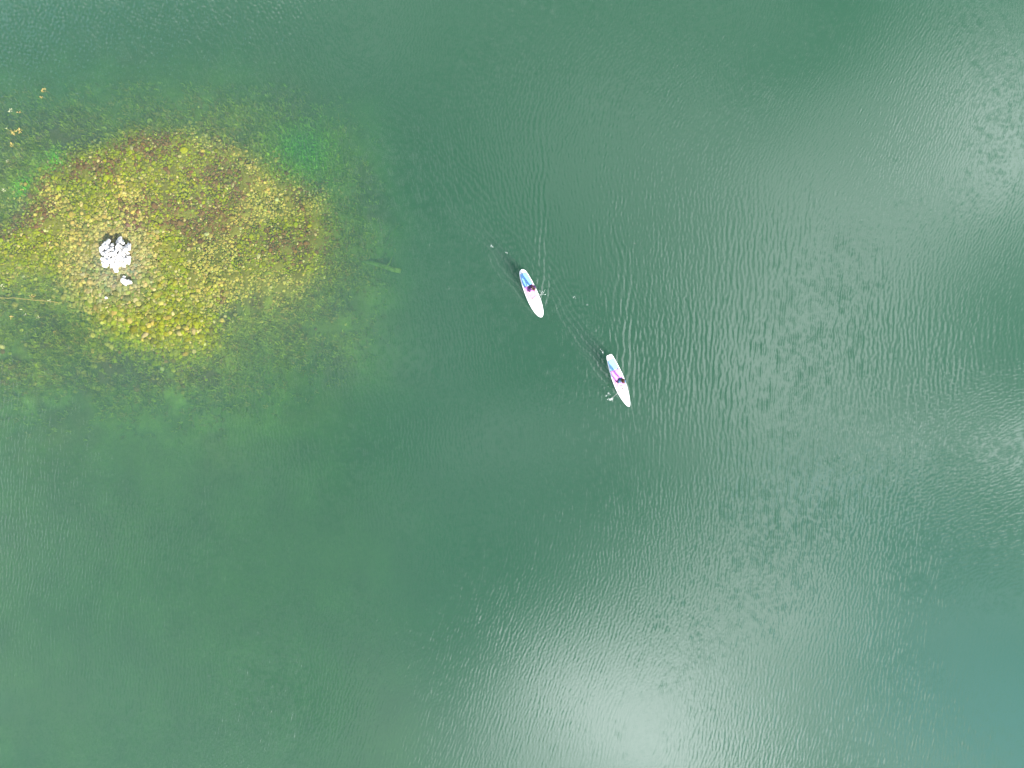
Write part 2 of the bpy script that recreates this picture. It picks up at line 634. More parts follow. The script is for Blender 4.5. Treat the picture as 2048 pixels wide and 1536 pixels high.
colb = colb * (1 - k_) + k_ * (np.array([0.15, 0.14, 0.022]) * (0.4 + 0.9 * n1))
a_ = (A - HOLE[0]) * 0.75 - (Bq - HOLE[1]) * 0.66
b_ = (A - HOLE[0]) * 0.66 + (Bq - HOLE[1]) * 0.75
hm = np.exp(-(a_ / 2.1) ** 2 - (b_ / 1.25) ** 2)[..., None]
colb = colb * (1 - hm) + moss * hm
# pale-green weed meadow on the shelf to the south-west
sw = (sstep(3, -6, Bq) * sstep(2, -14, A))[..., None] * (0.4 + 0.9 * n2)
colb = colb * (1 + 0.25 * np.clip(sw, 0, 1))
V = np.stack([A, Bq, zb], -1).reshape(-1, 3)
bed = np_mesh("lake_bed", V, grid_faces(len(bx_), len(by_)), M_bed, col=colb.reshape(-1, 3))
tag(bed, "silty weedy lake bed rising to the stony shoal", "lake bed", kind="structure")

# ------------------------------------------------------------------ stones
def ico(sub):
    b = bmesh.new()
    bmesh.ops.create_icosphere(b, subdivisions=sub, radius=1.0)
    v = np.array([x.co[:] for x in b.verts])
    f = np.array([[x.index for x in q.verts] for q in b.faces])
    b.free()
    return v, f


def stone_shape(v, seed, cuts=7, amp=0.18, hard=0.85, dmin=0.58):
    """a worn boulder: a ball with flats knocked off it"""
    r = np.random.default_rng(seed)
    p = v.copy()
    for _ in range(cuts):
        nrm = r.standard_normal(3)
        nrm /= np.linalg.norm(nrm)
        d0 = r.uniform(dmin, 0.86)
        over = np.maximum(p @ nrm - d0, 0)
        p = p - hard * over[:, None] * nrm
    for _ in range(3):
        q = r.standard_normal(3) * 1.6
        p = p * (1 + amp * 0.5 * np.sin(v @ q + r.uniform(0, 6)))[:, None]
    return p


v2, f2 = ico(2)
v3, f3 = ico(3)
SMALL = [stone_shape(v2, s) for s in range(10)]


def stone_colours(x, y, n, r):
    """algae-lime, tan, olive and rust stones in drifts across the shoal"""
    lime_ = np.array([0.162, 0.168, 0.004])
    tan = np.array([0.265, 0.215, 0.040])
    olive = np.array([0.135, 0.135, 0.018])
    rust = np.array([0.125, 0.070, 0.022])
    pale = np.array([0.319, 0.262, 0.091])
    a = fbm(x, y, 3.6, 201, 3)
    b = fbm(x, y, 2.4, 211, 3)
    south = sstep(9.0, 4.0, y + 0.35 * (x + 20))
    pl = np.clip(sstep(0.40, 0.56, a + 0.14 * south) + 0.0, 0, 1)
    def spots(lst):
        o = 0
        for (px, py, rx, ry) in lst:
            cx, cy_ = W(px, py)
            o = o + np.exp(-(((x - cx) / (rx * M)) ** 2 + ((y - cy_) / (ry * M)) ** 2))
        return np.clip(o, 0, 1)
    pl = np.clip(0.75 * pl + spots([(340, 385, 45, 40), (335, 490, 40, 90), (330, 640, 110, 60), (230, 640, 60, 50), (60, 500, 50, 40)]), 0, 0.88)
    near = np.exp(-(np.hypot(x - PILE[0], y - PILE[1] + 0.6) / 2.3) ** 2)
    pl = pl * (1 - 0.93 * near)
    pr = sstep(0.58, 0.70, b) * 0.6 * (1 - near)
    pr = np.clip(pr + 0.95 * spots([(295, 285, 65, 28), (420, 440, 55, 45), (575, 485, 55, 32), (170, 335, 70, 25), (430, 345, 50, 25), (75, 420, 30, 40)]), 0, 0.85) * (1 - near) * (1 - spots([(320, 645, 150, 75), (230, 640, 80, 60)]))
    u = r.random(n)
    c = np.where((u < pr)[:, None], rust, np.where((u < pr + pl)[:, None], lime_, tan))
    g = r.random(n)
    c = np.where((g < 0.20)[:, None], olive, c)
    c = np.where((g > 0.955)[:, None], pale, c)
    c = c * (1 - 0.25 * near)[:, None] + (0.08 * near)[:, None] * np.array([0.1, 0.35, 0.8])
    return c * r.uniform(0.70, 1.40, n)[:, None] * (1 + 0.06 * r.standard_normal((n, 3)))


def scatter(step, keep, seed):
    r = np.random.default_rng(seed)
    x0, y0 = W(-90, 900)
    x1, y1 = W(800, 150)
    xs = np.arange(x0, x1, step)
    ys = np.arange(y0, y1, step)
    X, Y = np.meshgrid(xs, ys)
    X = (X + r.uniform(-0.5, 0.5, X.shape) * step).ravel()
    Y = (Y + r.uniform(-0.5, 0.5, Y.shape) * step).ravel()
    p = keep(X, Y)
    s = r.random(len(X)) < p
    return X[s], Y[s], r


def size_at(x, y):
    """stones are coarser round the heap and along the south edge, finer to the east"""
    south = sstep(8.5, 3.0, y)
    west = sstep(-14, -22, x)
    near = np.exp(-(np.hypot(x - PILE[0], y - PILE[1]) / 2.4) ** 2)
    return 0.072 + 0.045 * south * west + 0.05 * near + 0.012 * west


def place(X, Y, R, r, variants, faces, col, sink=0.25, squash=(0.5, 0.85)):
    n = len(X)
    zb_ = bed_depth(X, Y)
    kv = r.integers(0, len(variants), n)
    base = np.stack(variants)[kv]                          # n, m, 3
    sc = np.stack([R * r.uniform(0.85, 1.25, n), R * r.uniform(0.8, 1.1, n), R * r.uniform(*squash, n)], -1)
    base = base * sc[:, None, :]
    tl = r.uniform(-0.35, 0.35, n)
    c, s = np.cos(tl)[:, None], np.sin(tl)[:, None]
    y_, z_ = base[..., 1] * c - base[..., 2] * s, base[..., 1] * s + base[..., 2] * c
    az = r.uniform(0, 6.283, n)
    c, s = np.cos(az)[:, None], np.sin(az)[:, None]
    x_, y2 = base[..., 0] * c - y_ * s, base[..., 0] * s + y_ * c
    Vv = np.stack([x_ + X[:, None], y2 + Y[:, None], z_ + np.minimum(zb_ + R * sink, -0.035 - 0.75 * R)[:, None]], -1)
    m = base.shape[1]
    Ff = (np.arange(n) * m)[:, None, None] + faces[None]
    return Vv.reshape(-1, 3), Ff.reshape(-1, 3), np.repeat(col, m, 0)


def keep_small(x, y):
    wx = x + 1.6 * (fbm(x, y, 1.8, 83, 3) - 0.5)
    wy = y + 1.6 * (fbm(x, y, 1.8, 85, 3) - 0.5)
    d = poly_sd(wx, wy, CORE)
    f = poly_sd(x, y, FRINGE)
    p = 0.97 * sstep(1.0, -1.3, d) + 0.30 * sstep(1.6, 0.2, d) * sstep(0.42, 0.6, fbm(x, y, 1.4, 87, 3)) + 0.035 * sstep(0.5, -1.0, f)
    hole = np.exp(-(((x - HOLE[0]) / 1.9) ** 2 + ((y - HOLE[1]) / 1.7) ** 2))
    return p * (1 - 0.95 * hole)


X, Y, r = scatter(0.112, keep_small, 301)
R = 0.84 * size_at(X, Y) * np.exp(r.normal(0, 0.30, len(X)))
Vs, Fs, Cs = place(X, Y, R, r, SMALL, f2, stone_colours(X, Y, len(X), r))
# fill of pebbles between the cobbles
cob = np_mesh("cobbles", Vs, Fs, M_cob, col=Cs)
tag(cob, "yellow-green algae-covered cobbles paving the shallow shoal", "cobbles", kind="stuff")
print("cobbles", len(X))

# the larger stones of the shoal, each its own object -----------------
BIG = []
for s in range(12):
    p = stone_shape(v2, 900 + s, 8, 0.14)
    me = bpy.data.meshes.new("shoal_stone")
    me.from_pydata([tuple(q) for q in p], [], [tuple(int(k) for k in q) for q in f2])
    me.polygons.foreach_set("use_smooth", [True] * len(me.polygons))
    me.materials.append(M_big)
    BIG.append(me)


def keep_big(x, y):
    d = poly_sd(x, y, CORE)
    south = sstep(8.0, 3.0, y) * sstep(-13, -20, x)
    near = np.exp(-(np.hypot(x - PILE[0], y - PILE[1]) / 2.6) ** 2)
    inpile = np.hypot(x - PILE[0], y - PILE[1]) < 1.05
    return sstep(-0.3, -1.2, d) * (0.05 + 0.34 * south + 0.62 * near) * (~inpile)


X, Y, r = scatter(0.42, keep_big, 331)
R = (0.115 + 0.05 * sstep(8.0, 3.0, Y)) * np.exp(r.normal(0, 0.24, len(X)))
R = np.clip(R, 0.09, 0.26)
order = np.argsort(-R)[:270]
colr = stone_colours(X, Y, len(X), r)
zb_ = bed_depth(X, Y)
tan_lab = "large tan stone bedded among the cobbles of the shoal"
lime_lab = "large yellow-green algae-coated stone bedded among the cobbles of the shoal"
dark_lab = "large dark olive or brown stone bedded among the cobbles of the shoal"
for q in order:
    o = bpy.data.objects.new("shoal_stone", BIG[r.integers(0, len(BIG))])
    o.location = (X[q], Y[q], min(zb_[q] + R[q] * 0.35, -0.03 - 0.72 * R[q]))
    o.scale = (R[q] * r.uniform(0.95, 1.3), R[q] * r.uniform(0.8, 1.05), R[q] * r.uniform(0.5, 0.75))
    o.rotation_euler = (r.uniform(-0.3, 0.3), r.uniform(-0.3, 0.3), r.uniform(0, 6.28))
    c = np.clip(colr[q] * 0.85, 0.01, 0.26)
    o.color = (*c, 1)
    lab = dark_lab if c.max() < 0.17 else (lime_lab if c[0] < 1.12 * c[1] else tan_lab)
    gr = {dark_lab: "large dark stones of the shoal", lime_lab: "large algae-coated stones of the shoal", tan_lab: "large tan stones of the shoal"}[lab]
    tag(o, lab, "stone", gr)
    COL.objects.link(o)
print("big stones", len(order))

# dry white stones heaped above the water ------------------------------
WHITE = []
for s in range(10):
    p = stone_shape(v3, 700 + s, 15, 0.22, 0.97, 0.42)
    me = bpy.data.meshes.new("white_stone")
    me.from_pydata([tuple(q) for q in p], [], [tuple(int(k) for k in q) for q in f3])
    me.polygons.foreach_set("use_smooth", [True] * len(me.polygons))
    me.materials.append(M_white)
    WHITE.append(me)


def white_stone(px, py, z, rad, label, group=None, flat=0.75, seed=0):
    rr = random.Random(seed)
    o = bpy.data.objects.new("white_stone", WHITE[seed % len(WHITE)])
    x, y = W(px, py)
    k = 1.0 - z / CAM_H
    o.location = (x * k, y * k, z)
    o.scale = (rad * rr.uniform(1.15, 1.65), rad * rr.uniform(0.95, 1.25), rad * flat)
    o.rotation_euler = (rr.uniform(-0.35, 0.35), rr.uniform(-0.35, 0.35), rr.uniform(0, 6.28))
    tag(o, label, "stone", group)
    COL.objects.link(o)
    return o


heap_lab = "bright white stone in the dry heap standing above the water"
rr = random.Random(5)
pts = []
tries = 0
HEAP = [(170 + a / 10.24, 440 + b / 10.24) for a, b in [
    (400, 520), (440, 430), (530, 405), (570, 470), (640, 440), (720, 385), (790, 450), (760, 560), (830, 530), (900, 490), (950, 570),
    (900, 650), (860, 720), (940, 770), (900, 900), (810, 960), (680, 960), (620, 1035), (560, 940), (430, 940), (370, 850), (310, 830),
    (365, 740), (305, 650), (350, 550)]]
HW = np.array(HEAP, float)


def in_heap(px, py):
    return float(poly_sd(np.array([px]), np.array([py]), HEAP)[0])


while len(pts) < 90 and tries < 6000:
    tries += 1
    px, py = rr.uniform(198, 266), rr.uniform(474, 545)
    d = in_heap(px, py)
    if d > -1.5:
        continue
    rad = rr.uniform(2.6, 5.6)
    if all(math.hypot(px - a, py - b) > 0.78 * (rad + c) for a, b, c in pts):
        pts.append((px, py, rad))
for i, (px, py, rad) in enumerate(pts):
    inner = min(1.0, -in_heap(px, py) / 8.0)
    z = 0.08 + (0.78 if px + py < 740 else 0.55) * inner ** 0.8 * (0.86 + 0.28 * rr.random())
    white_stone(px, py, z, rad * M * 1.06, heap_lab, "white stones of the dry heap", rr.uniform(0.7, 0.95), i)
    # the stones that carry the heap, seen in the gaps
    zz_ = z - 0.26
    while zz_ > 0.02:
        white_stone(px + rr.uniform(-2, 2), py + rr.uniform(-2, 2), zz_, rad * M * 1.2, heap_lab, "white stones of the dry heap", 0.85, i + 100)
        zz_ -= 0.28
for k, (px, py, rad, lab) in enumerate([
        (218, 483, 4.6, "angular white stone at the north-west corner of the heap beside its dark shadow"),
        (240, 481, 6.4, "big white stone capping the north end of the heap"),
        (256, 492, 5.0, "white stone on the north-east edge of the heap"),
        (204, 501, 5.6, "white stone jutting from the west edge of the heap"),
        (205, 519, 4.6, "small white stone at the south-west edge of the heap"),
        (258, 516, 4.8, "white stone beside the dark gap on the east edge of the heap"),
        (233, 540, 5.0, "low white stone at the south foot of the heap")]):
    white_stone(px, py, 0.20, rad * M, lab, None, 0.8, 300 + k)
white_stone(249, 563, 0.16, 6.2 * M, "left stone of the pair of white stones south of the heap", None, 0.85, 401)
white_stone(258, 565, 0.18, 6.4 * M, "right stone of the pair of white stones south of the heap", None, 0.85, 402)
white_stone(248, 555, 0.04, 3.4 * M, "small white stone behind the pair of white stones south of the heap", None, 0.6, 403)
white_stone(212, 595, 0.0, 3.4 * M, "lone blocky white stone in the lime algae south-west of the pair", None, 0.6, 405)

# ------------------------------------------------------------------ water weed on the fringe
def keep_weed(x, y):
    f = poly_sd(x, y, FRINGE)
    d = poly_sd(x, y, CORE)
    n = fbm(x, y, 1.5, 91, 3)
    hole = np.exp(-(((x - HOLE[0]) / 2.0) ** 2 + ((y - HOLE[1]) / 1.7) ** 2))
    return np.clip(sstep(3.2, -2.0, f) * (0.10 + 0.90 * sstep(-1.6, 0.9, d)) * sstep(0.26, 0.52, n) + hole, 0, 1)


X, Y, r = scatter(0.20, keep_weed, 401)
n = len(X)
zb_ = bed_depth(X, Y)
NB = 9
hole_w = np.exp(-(((X - HOLE[0]) / 2.2) ** 2 + ((Y - HOLE[1]) / 2.0) ** 2))
green2 = np.exp(-(((X - W(100, 318)[0]) / 1.1) ** 2 + ((Y - W(100, 318)[1]) / 0.8) ** 2))
green3 = np.exp(-(((X - W(40, 375)[0]) / 0.9) ** 2 + ((Y - W(40, 375)[1]) / 0.9) ** 2))
gm = np.clip(hole_w + green2 + green3, 0, 1)[:, None]
basec = np.where((r.random(n) < 0.22)[:, None], np.array([0.21, 0.15, 0.032]), np.array([0.175, 0.188, 0.020]))
basec = basec * r.uniform(0.5, 1.5, n)[:, None]
basec = basec * (1 - gm) + gm * np.array([0.10, 0.30, 0.012]) * r.uniform(0.7, 1.3, n)[:, None]
VV, CC = [], []
for k in range(NB):
    az = r.uniform(0, 6.283, n)
    ln = r.uniform(0.09, 0.25, n)
    hgt = r.uniform(0.05, 0.32, n) * np.minimum(1, -zb_)
    wd = r.uniform(0.008, 0.022, n)
    dxy = np.stack([np.cos(az), np.sin(az)], -1)
    nxy = np.stack([-np.sin(az), np.cos(az)], -1)
    b0 = np.stack([X, Y], -1) + r.normal(0, 0.07, (n, 2))
    p0 = b0 + nxy * wd[:, None]
    p1 = b0 - nxy * wd[:, None]
    mid = b0 + dxy * (ln * 0.55)[:, None]
    tip = b0 + dxy * ln[:, None] + nxy * (r.normal(0, 0.05, n))[:, None]
    q0 = np.c_[p0, zb_]
    q1 = np.c_[p1, zb_]
    q2 = np.c_[mid - nxy * wd[:, None] * 1.1, zb_ + hgt * 0.75]
    q3 = np.c_[mid + nxy * wd[:, None] * 1.1, zb_ + hgt * 0.75]
    q4 = np.c_[tip - nxy * wd[:, None] * 0.4, zb_ + hgt]
    q5 = np.c_[tip + nxy * wd[:, None] * 0.4, zb_ + hgt]
    VV.append(np.stack([q0, q1, q2, q3, q4, q5], 1))
    CC.append(np.repeat((basec * r.uniform(0.7, 1.3, n)[:, None])[:, None], 6, 1))
Vw = np.concatenate(VV).reshape(-1, 3)
Cw = np.concatenate(CC).reshape(-1, 3)
tn = n * NB
Fw = (np.arange(tn) * 6)[:, None, None] + np.array([[0, 1, 2, 3], [3, 2, 4, 5]])[None]
weed = np_mesh("water_weed", Vw, Fw.reshape(-1, 4), M_weed, col=Cw)
tag(weed, "olive and green water weed growing round the stony shoal", "water weed", kind="stuff")
print("weed tufts", n)

# ------------------------------------------------------------------ tubes and solids for the small things
def tube_geo(pts, radii, seg=8, caps=True):
    pts = [Vector(p) for p in pts]
    vs_, fs_ = [], []
    up = Vector((0.13, 0.31, 0.94))
    for i, p in enumerate(pts):
        d = (pts[min(i + 1, len(pts) - 1)] - pts[max(i - 1, 0)])
        d = d.normalized() if d.length > 1e-9 else Vector((0, 0, 1))
        u = d.cross(up)
        if u.length < 1e-3:
            u = d.cross(Vector((1, 0, 0)))
        u.normalize()
        v = d.cross(u)
        for k in range(seg):
            a = 2 * math.pi * k / seg
            vs_.append(p + (u * math.cos(a) + v * math.sin(a)) * radii[i])
    for i in range(len(pts) - 1):
        for k in range(seg):
            a, b = i * seg + k, i * seg + (k + 1) % seg
            fs_.append((a, b, b + seg, a + seg))
    if caps:
        fs_.append(tuple(range(seg))[::-1])
        fs_.append(tuple(range((len(pts) - 1) * seg, len(pts) * seg)))
    return vs_, fs_


class Geo:
    def __init__(self):
        self.v, self.f = [], []

    def add(self, g):
        o = len(self.v)
        self.v += [Vector(p) for p in g[0]]
        self.f += [tuple(i + o for i in q) for q in g[1]]
        return self

    def tube(self, pts, radii, seg=8):
        if not hasattr(radii, "__len__"):
            radii = [radii] * len(pts)
        return self.add(tube_geo(pts, radii, seg))

    def ball(self, c, r, seg=12, rings=8, rot=None):
        vs_, fs_ = [], []
        c = Vector(c)
        for i in range(rings + 1):
            th = math.pi * i / rings
            for k in range(seg):
                ph = 2 * math.pi * k / seg
                q = Vector((math.sin(th) * math.cos(ph) * r[0], math.sin(th) * math.sin(ph) * r[1], math.cos(th) * r[2]))
                vs_.append(c + (rot @ q if rot else q))
        for i in range(rings):
            for k in range(seg):
                a, b = i * seg + k, i * seg + (k + 1) % seg
                fs_.append((a, b, b + seg, a + seg) if 0 < i < rings - 1 else ((a, b + seg, a + seg) if i == 0 else (a, b, a + seg)))
        return self.add((vs_, fs_))

    def obj(self, name, mat, parent=None):
        return mesh_obj(name, self.v, self.f, mat, True, parent)


M_log = mat_plain("sunken_log_algae", (0.105, 0.150, 0.030), 0.95, 0.35, 5.0, 0.4, 0.1)
M_stick = mat_plain("pale_stick", (0.34, 0.24, 0.07), 0.9, 0.3, 6.0, 0.3, 0.1)
M_dstick = mat_plain("dark_stick", (0.05, 0.045, 0.025), 0.95, 0.3, 6.0, 0.3, 0.1)


def limb(g, path, r0, r1, wob_, seed, z0, z1, seg=8, n=9):
    rr_ = random.Random(seed)
    P0 = [W(*p) for p in path]
    cum = [0.0]
    for a, b in zip(P0, P0[1:]):
        cum.append(cum[-1] + math.dist(a, b))
    pts_, rad = [], []
    for i in range(n):
        s = cum[-1] * i / (n - 1)
        x = float(np.interp(s, cum, [p[0] for p in P0])) + rr_.gauss(0, wob_)
        y = float(np.interp(s, cum, [p[1] for p in P0])) + rr_.gauss(0, wob_)
        pts_.append((x, y, z0 + (z1 - z0) * i / (n - 1)))
        rad.append((r0 + (r1 - r0) * i / (n - 1)) * rr_.uniform(0.9, 1.1))
    g.tube(pts_, rad, seg)


log = empty("sunken_log", (*W(748, 526), -0.75))
log.rotation_euler = (0, 0, 0)


def child_geo(parent, build, name, mat):
    g = Geo()
    build(g)
    o = g.obj(name, mat)
    o.data.transform(Matrix.Translation(-Vector(parent.location)))
    o.parent = parent
    return o


child_geo(log, lambda g: limb(g, [(688, 513), (735, 518), (796, 537)], 0.12, 0.19, 0.03, 1, -1.40, -1.05), "trunk", M_log)
child_geo(log, lambda g: limb(g, [(768, 527), (776, 517), (779, 508)], 0.05, 0.02, 0.02, 8, -1.02, -0.95, 6, 5), "branch", M_log)
child_geo(log, lambda g: limb(g, [(752, 523), (758, 534), (756, 543)], 0.045, 0.02, 0.02, 9, -1.05, -1.0, 6, 5), "branch", M_log)
child_geo(log, lambda g: limb(g, [(693, 516), (700, 532), (706, 556)], 0.09, 0.03, 0.02, 2, -1.2, -0.95, 6, 6), "branch", M_log)
child_geo(log, lambda g: limb(g, [(745, 497), (765, 470), (788, 440)], 0.06, 0.03, 0.02, 3, -1.9, -1.5, 6, 6), "branch", M_log)
tag(log, "sunken algae-covered log sloping off the east side of the shoal", "log")
g = Geo()
limb(g, [(-20, 593), (40, 596), (85, 600), (112, 604)], 0.042, 0.016, 0.03, 4, -0.50, -0.16, 6, 12)
st = tag(g.obj("stick", M_stick), "long thin orange stick just under the water at the west edge of the shoal", "stick")
g = Geo()
limb(g, [(88, 671), (120, 662), (152, 650)], 0.05, 0.02, 0.02, 5, -0.9, -0.6, 6, 6)
limb(g, [(122, 660), (140, 645)], 0.03, 0.012, 0.01, 6, -0.75, -0.6, 6, 4)
tag(g.obj("stick", M_dstick), "dark forked branch under water south-west of the shoal", "stick")

# ------------------------------------------------------------------ floating leaf sprays
M_leafy = mat_plain("yellow_floating_leaf", (0.52, 0.37, 0.12), 0.6, 0.25, 12.0, 0, 0.3)
M_leafw = mat_plain("pale_floating_leaf", (0.52, 0.52, 0.32), 0.6, 0.2, 12.0, 0, 0.3)
M_stem = mat_plain("weed_stem", (0.22, 0.17, 0.05), 0.8, 0.2, 10.0)


def leaf_geo(g, c, az, ln, wd, z0, z1, th=0.004):
    d = Vector((math.cos(az), math.sin(az), 0))
    nn = Vector((-d.y, d.x, 0))
    c = Vector(c)
    prof = [(0, 0.12), (0.25, 0.8), (0.5, 1.0), (0.8, 0.6), (1.0, 0.05)]
    vs_ = []
    for tt, ww in prof:
        p = c + d * ln * tt
        z = z0 + (z1 - z0) * tt + 0.02 * math.sin(tt * 3.1)
        for s, dz in ((1, 0), (-1, 0), (-1, th), (1, th)):
            q = p + nn * (wd * ww * s)
            vs_.append(Vector((q.x, q.y, z + dz)))
    fs_ = []
    for i in range(len(prof) - 1):
        for k in range(4):
            a, b = i * 4 + k, i * 4 + (k + 1) % 4
            fs_.append((a, b, b + 4, a + 4))
    fs_ += [(3, 2, 1, 0), tuple(16 + k for k in range(4))]
    g.add((vs_, fs_))


SPRAYS = [  # px, py, size px, leaves, material, label
    (89, 182, 7, 11, 0, "northernmost yellow leaf spray floating off the shoal"),
    (83, 196, 4, 7, 0, "small yellow leaf spray just below the northernmost spray"),
    (22, 221, 6, 9, 1, "loose pale leaf spray near the west edge, left of a yellow one"),
    (38, 225, 5, 8, 0, "small yellow leaf spray right of the loose pale spray"),
    (28, 264, 8, 13, 0, "left of the two large touching yellow leaf sprays"),
    (40, 262, 7, 12, 0, "right of the two large touching yellow leaf sprays"),
    (13, 257, 3, 5, 1, "tiny white-tipped leaf spray beside the two large yellow sprays"),
    (24, 290, 6, 10, 0, "single yellow leaf spray below the two large ones"),
    (16, 322, 4, 6, 1, "faint pale leaf spray by the north-west weed"),
    (8, 381, 5, 8, 1, "pale leaf spray at the west frame edge level with the lime weed"),
    (5, 573, 5, 7, 1, "pale leaf spray at the west edge above the orange stick"),
    (64, 594, 6, 9, 0, "yellow leaf spray caught on the orange stick"),
    (100, 602, 4, 6, 1, "pale leaf spray at the tip of the orange stick"),
    (44, 617, 4, 6, 1, "small pale leaf spray under the middle of the orange stick"),
    (51, 629, 3, 5, 1, "tiny pale leaf spray between three others south of the orange stick"),
    (23, 635, 5, 8, 0, "yellow and white leaf spray south-west of the orange stick"),
    (77, 635, 4, 7, 1, "pale leaf spray south-east of the orange stick"),
    (110, 663, 3, 5, 0, "yellow leaf spray by the dark forked branch"),
]
for i, (px, py, sz, nl, mi, lab) in enumerate(SPRAYS):
    rr_ = random.Random(40 + i)
    x, y = W(px, py)
    e = empty("floating_leaf_spray", (x, y, 0.0))
    tag(e, lab, "water plant", "leaf sprays floating west of the shoal")
    g = Geo()
    for k in range(nl):
        a = rr_.uniform(0, 6.283)
        off = rr_.uniform(0, 0.45) * sz * M
        leaf_geo(g, (math.cos(a) * off, math.sin(a) * off, 0), a + rr_.uniform(-0.6, 0.6), rr_.uniform(0.5, 1.0) * sz * M * 0.8,
                 rr_.uniform(0.008, 0.017), 0.012 + rr_.uniform(0, 0.02), 0.02 + rr_.uniform(0, 0.07))
    g.obj("leaves", M_leafw if mi else M_leafy, e)
    zb1 = float(bed_depth(np.array([x]), np.array([y]))[0])
    g = Geo()
    g.tube([(0, 0, 0.02), (rr_.gauss(0, .1), rr_.gauss(0, .1), -0.2), (rr_.gauss(0, .15), rr_.gauss(0, .15), max(zb1, -1.2))], [0.006, 0.008, 0.01], 6)
    g.obj("stem", M_stem, e)

# ------------------------------------------------------------------ paddle boards
M_hull = mat_plain("board_white", (0.80, 0.80, 0.80), 0.35, 0.03, 3.0, 0, 0.4)
M_blue = mat_plain("pad_sky_blue", (0.190, 0.40, 0.66), 0.75, 0.10, 30.0, 0.15, 0.2)
M_aqua = mat_plain("pad_aqua", (0.24, 0.46, 0.66), 0.75, 0.10, 30.0, 0.15, 0.2)
M_pink = mat_plain("pad_pink", (0.82, 0.31, 0.80), 0.75, 0.06, 30.0, 0.15, 0.2)
M_pale = mat_plain("pad_pale_pink", (0.80, 0.68, 0.79), 0.75, 0.05, 30.0, 0.15, 0.2)
M_black = mat_plain("black_webbing", (0.03, 0.03, 0.035), 0.7, 0.2, 20.0)
M_grey = mat_plain("grey_cord", (0.25, 0.25, 0.27), 0.7, 0.2, 20.0)


class Board:
    def __init__(self, L, widths, name_t):
        self.L, self.wt = L, widths

    def hw(self, t):
        return float(np.interp(t, [a for a, _ in self.wt], [b for _, b in self.wt])) / 2

    def deck(self, t):
        rock = 0.16 * max(0, (t - 0.62) / 0.38) ** 2 + 0.03 * max(0, (0.22 - t) / 0.22) ** 2
        return 0.105 + rock

    def hull(self):
        N, K = 44, 20
        vs_, fs_ = [], []
        for i in range(N + 1):
            u = i / N
            t_ = 0.5 - 0.5 * math.cos(math.pi * u)
            hw, top = self.hw(t_), self.deck(t_)
            thick = 0.125 * (0.35 + 0.65 * min(1, min(t_, 1 - t_) / 0.12))
            zc = top - thick / 2
            for k in range(K):
                a = 2 * math.pi * k / K
                ca, sa = math.cos(a), math.sin(a)
                x = hw * math.copysign(abs(ca) ** 0.55, ca)
                z = zc + thick / 2 * math.copysign(abs(sa) ** 0.5, sa)
                vs_.append((x, (t_ - 0.5) * self.L, z))
        for i in range(N):
            for k in range(K):
                a, b = i * K + k, i * K + (k + 1) % K
                fs_.append((a, b, b + K, a + K))
        fs_ += [tuple(range(K))[::-1], tuple(range(N * K, (N + 1) * K))]
        return vs_, fs_

    def pad(self, t0, t1, inset=0.82, th=0.006, lift=0.0):
        N, K = 16, 9
        g = Geo()
        top, bot = [], []
        vs_ = []
        for i in range(N + 1):
            t_ = t0 + (t1 - t0) * i / N
            hw = self.hw(t_) * inset
            for k in range(K):
                x = -hw + 2 * hw * k / (K - 1)
                u = abs(x) / max(self.hw(t_), 1e-6)
                # follows the crown of the deck
                zc = self.deck(t_) - 0.125 * 0.5 * (1 - (1 - min(u, 0.999) ** 3.6) ** 0.28) + lift
                vs_.append((x, (t_ - 0.5) * self.L, zc + th))
        n_ = len(vs_)
        vs_ += [(a, b, c - th - 0.004) for a, b, c in vs_]
        fs_ = []
        for i in range(N):
            for k in range(K - 1):
                a = i * K + k
                fs_.append((a, a + 1, a + K + 1, a + K))
                fs_.append((n_ + a, n_ + a + K, n_ + a + K + 1, n_ + a + 1))
        rim = [k for k in range(K)] + [i * K + K - 1 for i in range(1, N + 1)] + [N * K + k for k in range(K - 2, -1, -1)] + [i * K for i in range(N - 1, 0, -1)]
        for a, b in zip(rim, rim[1:] + rim[:1]):
            fs_.append((a, n_ + a, n_ + b, b))
        return vs_, fs_


